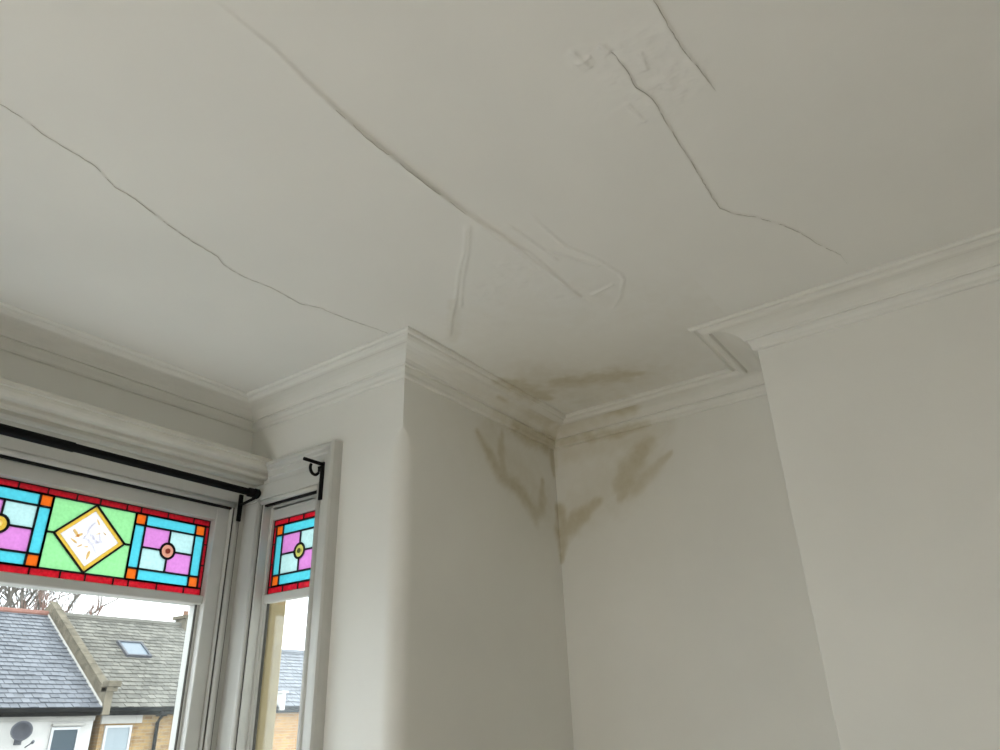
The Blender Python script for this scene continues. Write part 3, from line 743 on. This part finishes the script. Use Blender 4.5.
def gable(par, x0, x1, mat):
    bm = new()
    a = [bm.verts.new((x0, y, z)) for y, z in ((YG, ZE), (YRD, ZRD), (2 * YRD - YG, ZE))]
    b = [bm.verts.new((x1, y, z)) for y, z in ((YG, ZE), (YRD, ZRD), (2 * YRD - YG, ZE))]
    bm.faces.new(a); bm.faces.new(b[::-1])
    for i in range(3):
        j = (i + 1) % 3; bm.faces.new((a[i], a[j], b[j], b[i]))
    return obj('roof_deck', bm, mat, par)

def house_window(par, x0, x1, z0, z1, glass, hood):
    bm = new(); y = YW
    f = 0.055
    for q in ((x0, x0 + f, z0, z1), (x1 - f, x1, z0, z1), (x0 + f, x1 - f, z1 - f, z1), (x0 + f, x1 - f, z0, z0 + f), (x0 + f, x1 - f, (z0 + z1) / 2 - 0.025, (z0 + z1) / 2 + 0.025)):
        box(bm, q[0], q[1], y - 0.05, y + 0.03, q[2], q[3])
    w = obj('window', bm, M_wframe, par)
    bm = new(); box(bm, x0 + f, x1 - f, y - 0.015, y + 0.01, z0 + f, (z0 + z1) / 2 - 0.025); obj('glass', bm, glass, w)
    bm = new(); box(bm, x0 + f, x1 - f, y - 0.025, y + 0.01, (z0 + z1) / 2 + 0.025, z1 - f); obj('glass', bm, glass, w)
    bm = new(); box(bm, x0 - 0.08, x1 + 0.08, y - 0.12, y, z0 - 0.08, z0); obj('window_sill', bm, M_bandst, w)
    bm = new(); box(bm, *hood); obj('lintel', bm, M_bandst, w)
    return w

def set_ridge(y, z):
    global YRD, ZRD, SL
    YRD, ZRD = y, z; SL = (ZRD - ZE) / (YRD - YG)
def house(label, x0, x1, wallmat, roofmat, seed, ridgemat):
    h = empty('terraced_house', ((x0 + x1) / 2, YW, GND)); tag(h, label, 'house', 'terraced houses across the street')
    e = (x0 + x1) / 2
    def loc(o): o.matrix_parent_inverse = Matrix.Translation((-e, -YW, -GND)); return o
    bm = new(); box(bm, x0, x1, YW, 2 * YRD - YW, GND, ZE + 0.05); loc(obj('wall', bm, wallmat, h))
    loc(gable(h, x0, x1, M_gutter)); loc(slates(h, x0, x1, roofmat, seed))
    bm = new(); tube(bm, [(x0, YRD, ZRD + 0.03), (x1, YRD, ZRD + 0.03)], 0.09, 8); loc(obj('ridge_tiles', bm, ridgemat, h))
    bm = new(); box(bm, x0, x1, YG - 0.06, YG + 0.06, ZE - 0.09, ZE + 0.01, 0.02); box(bm, x0, x1, YG + 0.02, YW, ZE - 0.16, ZE - 0.06); loc(obj('gutter', bm, M_gutter, h))
    return h, loc

# white rendered house
hA, lA = house('white rendered house with blue-grey slate roof across the street', 1.2, 9.87, M_render, M_slate, 1, M_redridge)
bm = new(); box(bm, 1.2, 9.87, YW - 0.06, YW, ZE - 0.26, ZE - 0.12); lA(obj('fascia_band', bm, M_bandst, hA))
lA(house_window(hA, 8.93, 9.58, R - 1.25, R + 0.17, M_wdark, (8.92, 9.66, YW - 0.10, YW, R + 0.20, R + 0.245)))
lA(house_window(hA, 6.2, 6.95, R - 1.25, R + 0.17, M_wdark, (6.1, 7.05, YW - 0.10, YW, R + 0.20, R + 0.245)))
bm = new(); box(bm, 8.98, 9.70, YW - 0.09, YW - 0.0, R + 0.36, R + 0.385); lA(obj('ledge', bm, M_bandst, hA))
# raised party wall with coping and corbel, belongs to the brick house
hB, lB = house('yellow brick house with weathered grey tiled roof and rooflight', 10.06, 15.0, M_ybrick, M_tile, 2, M_tile)
bm = new()
px0, px1 = 9.87, 10.05
def sl(y, up): return ZE + (y - YG) * SL + up
prof = [(YG - 0.05, ZE - 0.15), (YG - 0.05, ZE + 0.46), (YG + 0.25, ZE + 0.48), (YRD, ZRD + 0.32), (2 * YRD - YG, ZE + 0.4), (2 * YRD - YG, ZE - 0.15)]
a = [bm.verts.new((px0, y, z)) for y, z in prof]; b = [bm.verts.new((px1, y, z)) for y, z in prof]
bm.faces.new(a); bm.faces.new(b[::-1])
for i in range(len(prof)):
    j = (i + 1) % len(prof); bm.faces.new((a[i], a[j], b[j], b[i]))
pw = obj('parapet', bm, M_coping, hB); lB(pw)
cop = []
for k in range(9):
    t0, t1 = k / 9, (k + 1) / 9; ya, yb = YG + 0.2 + (YRD - YG - 0.2) * t0, YG + 0.2 + (YRD - YG - 0.2) * t1 - 0.02
    za, zb = ZE + 0.46 + (ZRD - ZE - 0.14) * t0, ZE + 0.46 + (ZRD - ZE - 0.14) * t1 - 0.012
    bm = new(); vs = []
    for x in (px0 + 0.0, px1 + 0.02):
        for y, z in ((ya, za), (yb, zb), (yb, zb + 0.07), (ya, za + 0.07)): vs.append(bm.verts.new((x, y, z)))
    for f in ((0, 1, 2, 3), (7, 6, 5, 4), (0, 4, 5, 1), (1, 5, 6, 2), (2, 6, 7, 3), (3, 7, 4, 0)): bm.faces.new([vs[i] for i in f])
    c = obj('coping_stone', bm, M_coping, pw)
bm = new(); box(bm, px0 + 0.0, px1 + 0.14, YG - 0.12, YG + 0.20, ZE + 0.46, ZE + 0.60, 0.02); box(bm, px0 + 0.0, px1 + 0.08, YG - 0.08, YG + 0.18, ZE + 0.36, ZE + 0.46); obj('corbel', bm, M_coping, pw)
# white flashing down the slate side
bm = new(); vs = []
for y, up_ in ((YG, 0.03), (YRD, 0.03)):
    for x, q in ((px0 - 0.03, 0.0), (px0 - 0.002, 0.06)): vs.append(bm.verts.new((x, y, sl(y, up_ + q))))
for y, up_ in ((YG, 0.0), (YRD, 0.0)):
    for x, q in ((px0 - 0.03, 0.0), (px0 - 0.002, 0.0)): vs.append(bm.verts.new((x, y, sl(y, up_ + q))))
for f in ((0, 1, 3, 2), (0, 4, 5, 1), (2, 3, 7, 6), (0, 2, 6, 4), (1, 5, 7, 3), (4, 6, 7, 5)): bm.faces.new([vs[i] for i in f])
lA(obj('flashing', bm, M_bandst, hA))
lB(house_window(hB, 10.17, 10.84, R - 1.25, R + 0.18, M_wpale, (10.04, 11.06, YW - 0.07, YW, R + 0.22, R + 0.40)))
lB(house_window(hB, 12.6, 13.3, R - 1.25, R + 0.18, M_wpale, (12.5, 13.4, YW - 0.07, YW, R + 0.22, R + 0.40)))
bm = new(); tube(bm, [(11.47, YW - 0.30, ZE - 0.06), (11.47, YW - 0.22, ZE - 0.2), (11.47, YW - 0.08, ZE - 0.34), (11.47, YW - 0.08, GND)], 0.045, 8); box(bm, 11.38, 11.56, YW - 0.32, YW - 0.10, ZE - 0.2, ZE - 0.02); lB(obj('drainpipe', bm, M_gutter, hB))
# rooflight lying in the roof slope
ya, yb, xa, xb = 20.80, 21.38, 11.40, 12.02
def roofpiece(bm, x0, x1, y0, y1, u0, u1):
    vs = []
    for up_ in (u0, u1):
        for x, y in ((x0, y0), (x1, y0), (x1, y1), (x0, y1)): vs.append(bm.verts.new((x, y - up_ * 0.5, sl(y, 0) + up_ * 0.8)))
    for f in ((3, 2, 1, 0), (4, 5, 6, 7), (0, 1, 5, 4), (1, 2, 6, 5), (2, 3, 7, 6), (3, 0, 4, 7)): bm.faces.new([vs[i] for i in f])
bm = new()
for q in ((xa - 0.06, xa, ya - 0.05, yb + 0.05), (xb, xb + 0.06, ya - 0.05, yb + 0.05), (xa, xb, ya - 0.05, ya), (xa, xb, yb, yb + 0.05)): roofpiece(bm, *q, 0.0, 0.11)
rl = obj('rooflight', bm, M_dish, hB); lB(rl)
bm = new(); roofpiece(bm, xa, xb, ya, yb, 0.02, 0.085); obj('rooflight_glass', bm, M_skyl, rl)
# chimney stack on the ridge
bm = new(); box(bm, 13.95, 14.75, YRD - 0.3, YRD + 0.3, ZRD - 0.6, ZRD + 0.22); box(bm, 13.88, 14.82, YRD - 0.36, YRD + 0.36, ZRD + 0.22, ZRD + 0.32); ch = obj('chimney_stack', bm, M_coping, hB); lB(ch)
for x in (14.1, 14.35, 14.6):
    bm = new(); tube(bm, [(x, YRD, ZRD + 0.32), (x, YRD, ZRD + 0.38), (x, YRD, ZRD + 0.46), (x, YRD, ZRD + 0.48)], [0.09, 0.08, 0.075, 0.09], 10); obj('chimney_pot', bm, M_pot, ch)
set_ridge(21.2, R + 2.30)
# third house, seen only through the narrow side window
hC, lC = house('orange brick house glimpsed through the narrow side window', 15.05, 22.0, M_obrick, M_slate, 3, M_slate)
lC(house_window(hC, 16.4, 17.1, R - 1.25, R + 0.18, M_wpale, (16.3, 17.2, YW - 0.07, YW, R + 0.22, R + 0.40)))
bm = new(); box(bm, 15.05, 15.20, YG - 0.12, YW + 0.1, ZE - 0.1, ZE + 0.36, 0.02); box(bm, 15.02, 15.26, YG - 0.16, YW + 0.14, ZE + 0.36, ZE + 0.42); lC(obj('corbel', bm, M_render, hC))

# satellite dish on the white wall
dz = R - 0.02; dx = 8.28
ds = empty('satellite_dish', (dx, YW - 0.02, dz)); tag(ds, 'round grey satellite dish on the white house wall', 'satellite dish')
bm = new(); rings = []
for k in range(7):
    rr = 0.20 * k / 6; dep = -0.34 + 0.09 * (rr / 0.20) ** 2 * -1 + 0.09
    rings.append([bm.verts.new((rr * math.cos(t), dep - 0.10 * (rr / 0.20) ** 2 + 0.10 - 0.12, rr * 0.98 * math.sin(t))) for t in [2 * math.pi * q / 24 for q in range(24)]] if k else [bm.verts.new((0, dep - 0.02, 0))])
for q in range(24): bm.faces.new((rings[0][0], rings[1][q], rings[1][(q + 1) % 24]))
for a, b in zip(rings[1:], rings[2:]):
    for q in range(24): bm.faces.new((a[q], b[q], b[(q + 1) % 24], a[(q + 1) % 24]))
o = obj('dish', bm, M_dish, ds, True); o.rotation_euler = (math.radians(-18), 0, math.radians(-20)); so = o.modifiers.new('t', 'SOLIDIFY'); so.thickness = 0.012
bm = new(); tube(bm, [(0, 0.0, -0.05), (0, -0.15, -0.05), (0, -0.30, -0.02)], 0.02, 8); box(bm, -0.07, 0.07, -0.02, 0.02, -0.14, 0.05); obj('wall_mount', bm, M_dish, ds)
bm = new(); tube(bm, [(0.03, -0.32, -0.19), (0.08, -0.50, -0.10)], 0.012, 6); tube(bm, [(0.08, -0.49, -0.11), (0.085, -0.53, -0.07)], 0.03, 8); obj('receiver_arm', bm, M_dish, ds)

# bare winter trees behind the roofs
def bare_tree(name, label, base, height, spread, mat, seed, levels, lean=(0, 0)):
    rng = random.Random(seed); t = empty(name, base); tag(t, label, 'tree')
    trunk, twig = new(), new()
    def grow(p, d, length, r, lev):
        q = p + d * length
        mid = p + d * length * 0.5 + Vector((rng.uniform(-1, 1), rng.uniform(-1, 1), 0)) * length * 0.06
        tube(trunk if lev > levels - 2 else twig, [p, mid, q], [r, r * 0.85, r * 0.65], 6 if lev > 1 else 3, False)
        if lev == 0: return
        for k in range(rng.choice((3, 3, 4)) if lev > 1 else 4):
            ax = Vector((rng.uniform(-1, 1), rng.uniform(-1, 1), rng.uniform(-0.2, 0.9))).normalized()
            nd = (d * (1.05 if k else 1.6) + ax * spread).normalized()
            grow(mid.lerp(q, rng.uniform(0.3, 1.0)) if k else q, nd, length * rng.uniform(0.62, 0.82), r * 0.55, lev - 1)
    grow(Vector((0, 0, 0)), Vector((lean[0], lean[1], 1)).normalized(), height * 0.34, height * 0.022, levels)
    obj('trunk', trunk, mat, t, True); obj('twigs', twig, mat, t)
    return t
bare_tree('bare_tree', 'leafless grey tree rising behind the slate roof', (11.2, 31.0, GND), 12.5, 1.0, M_bark, 4, 6)
bare_tree('bare_tree', 'small leafless red-brown tree behind the party wall', (12.35, 26.8, GND), 8.8, 0.24, M_redbark, 9, 5)
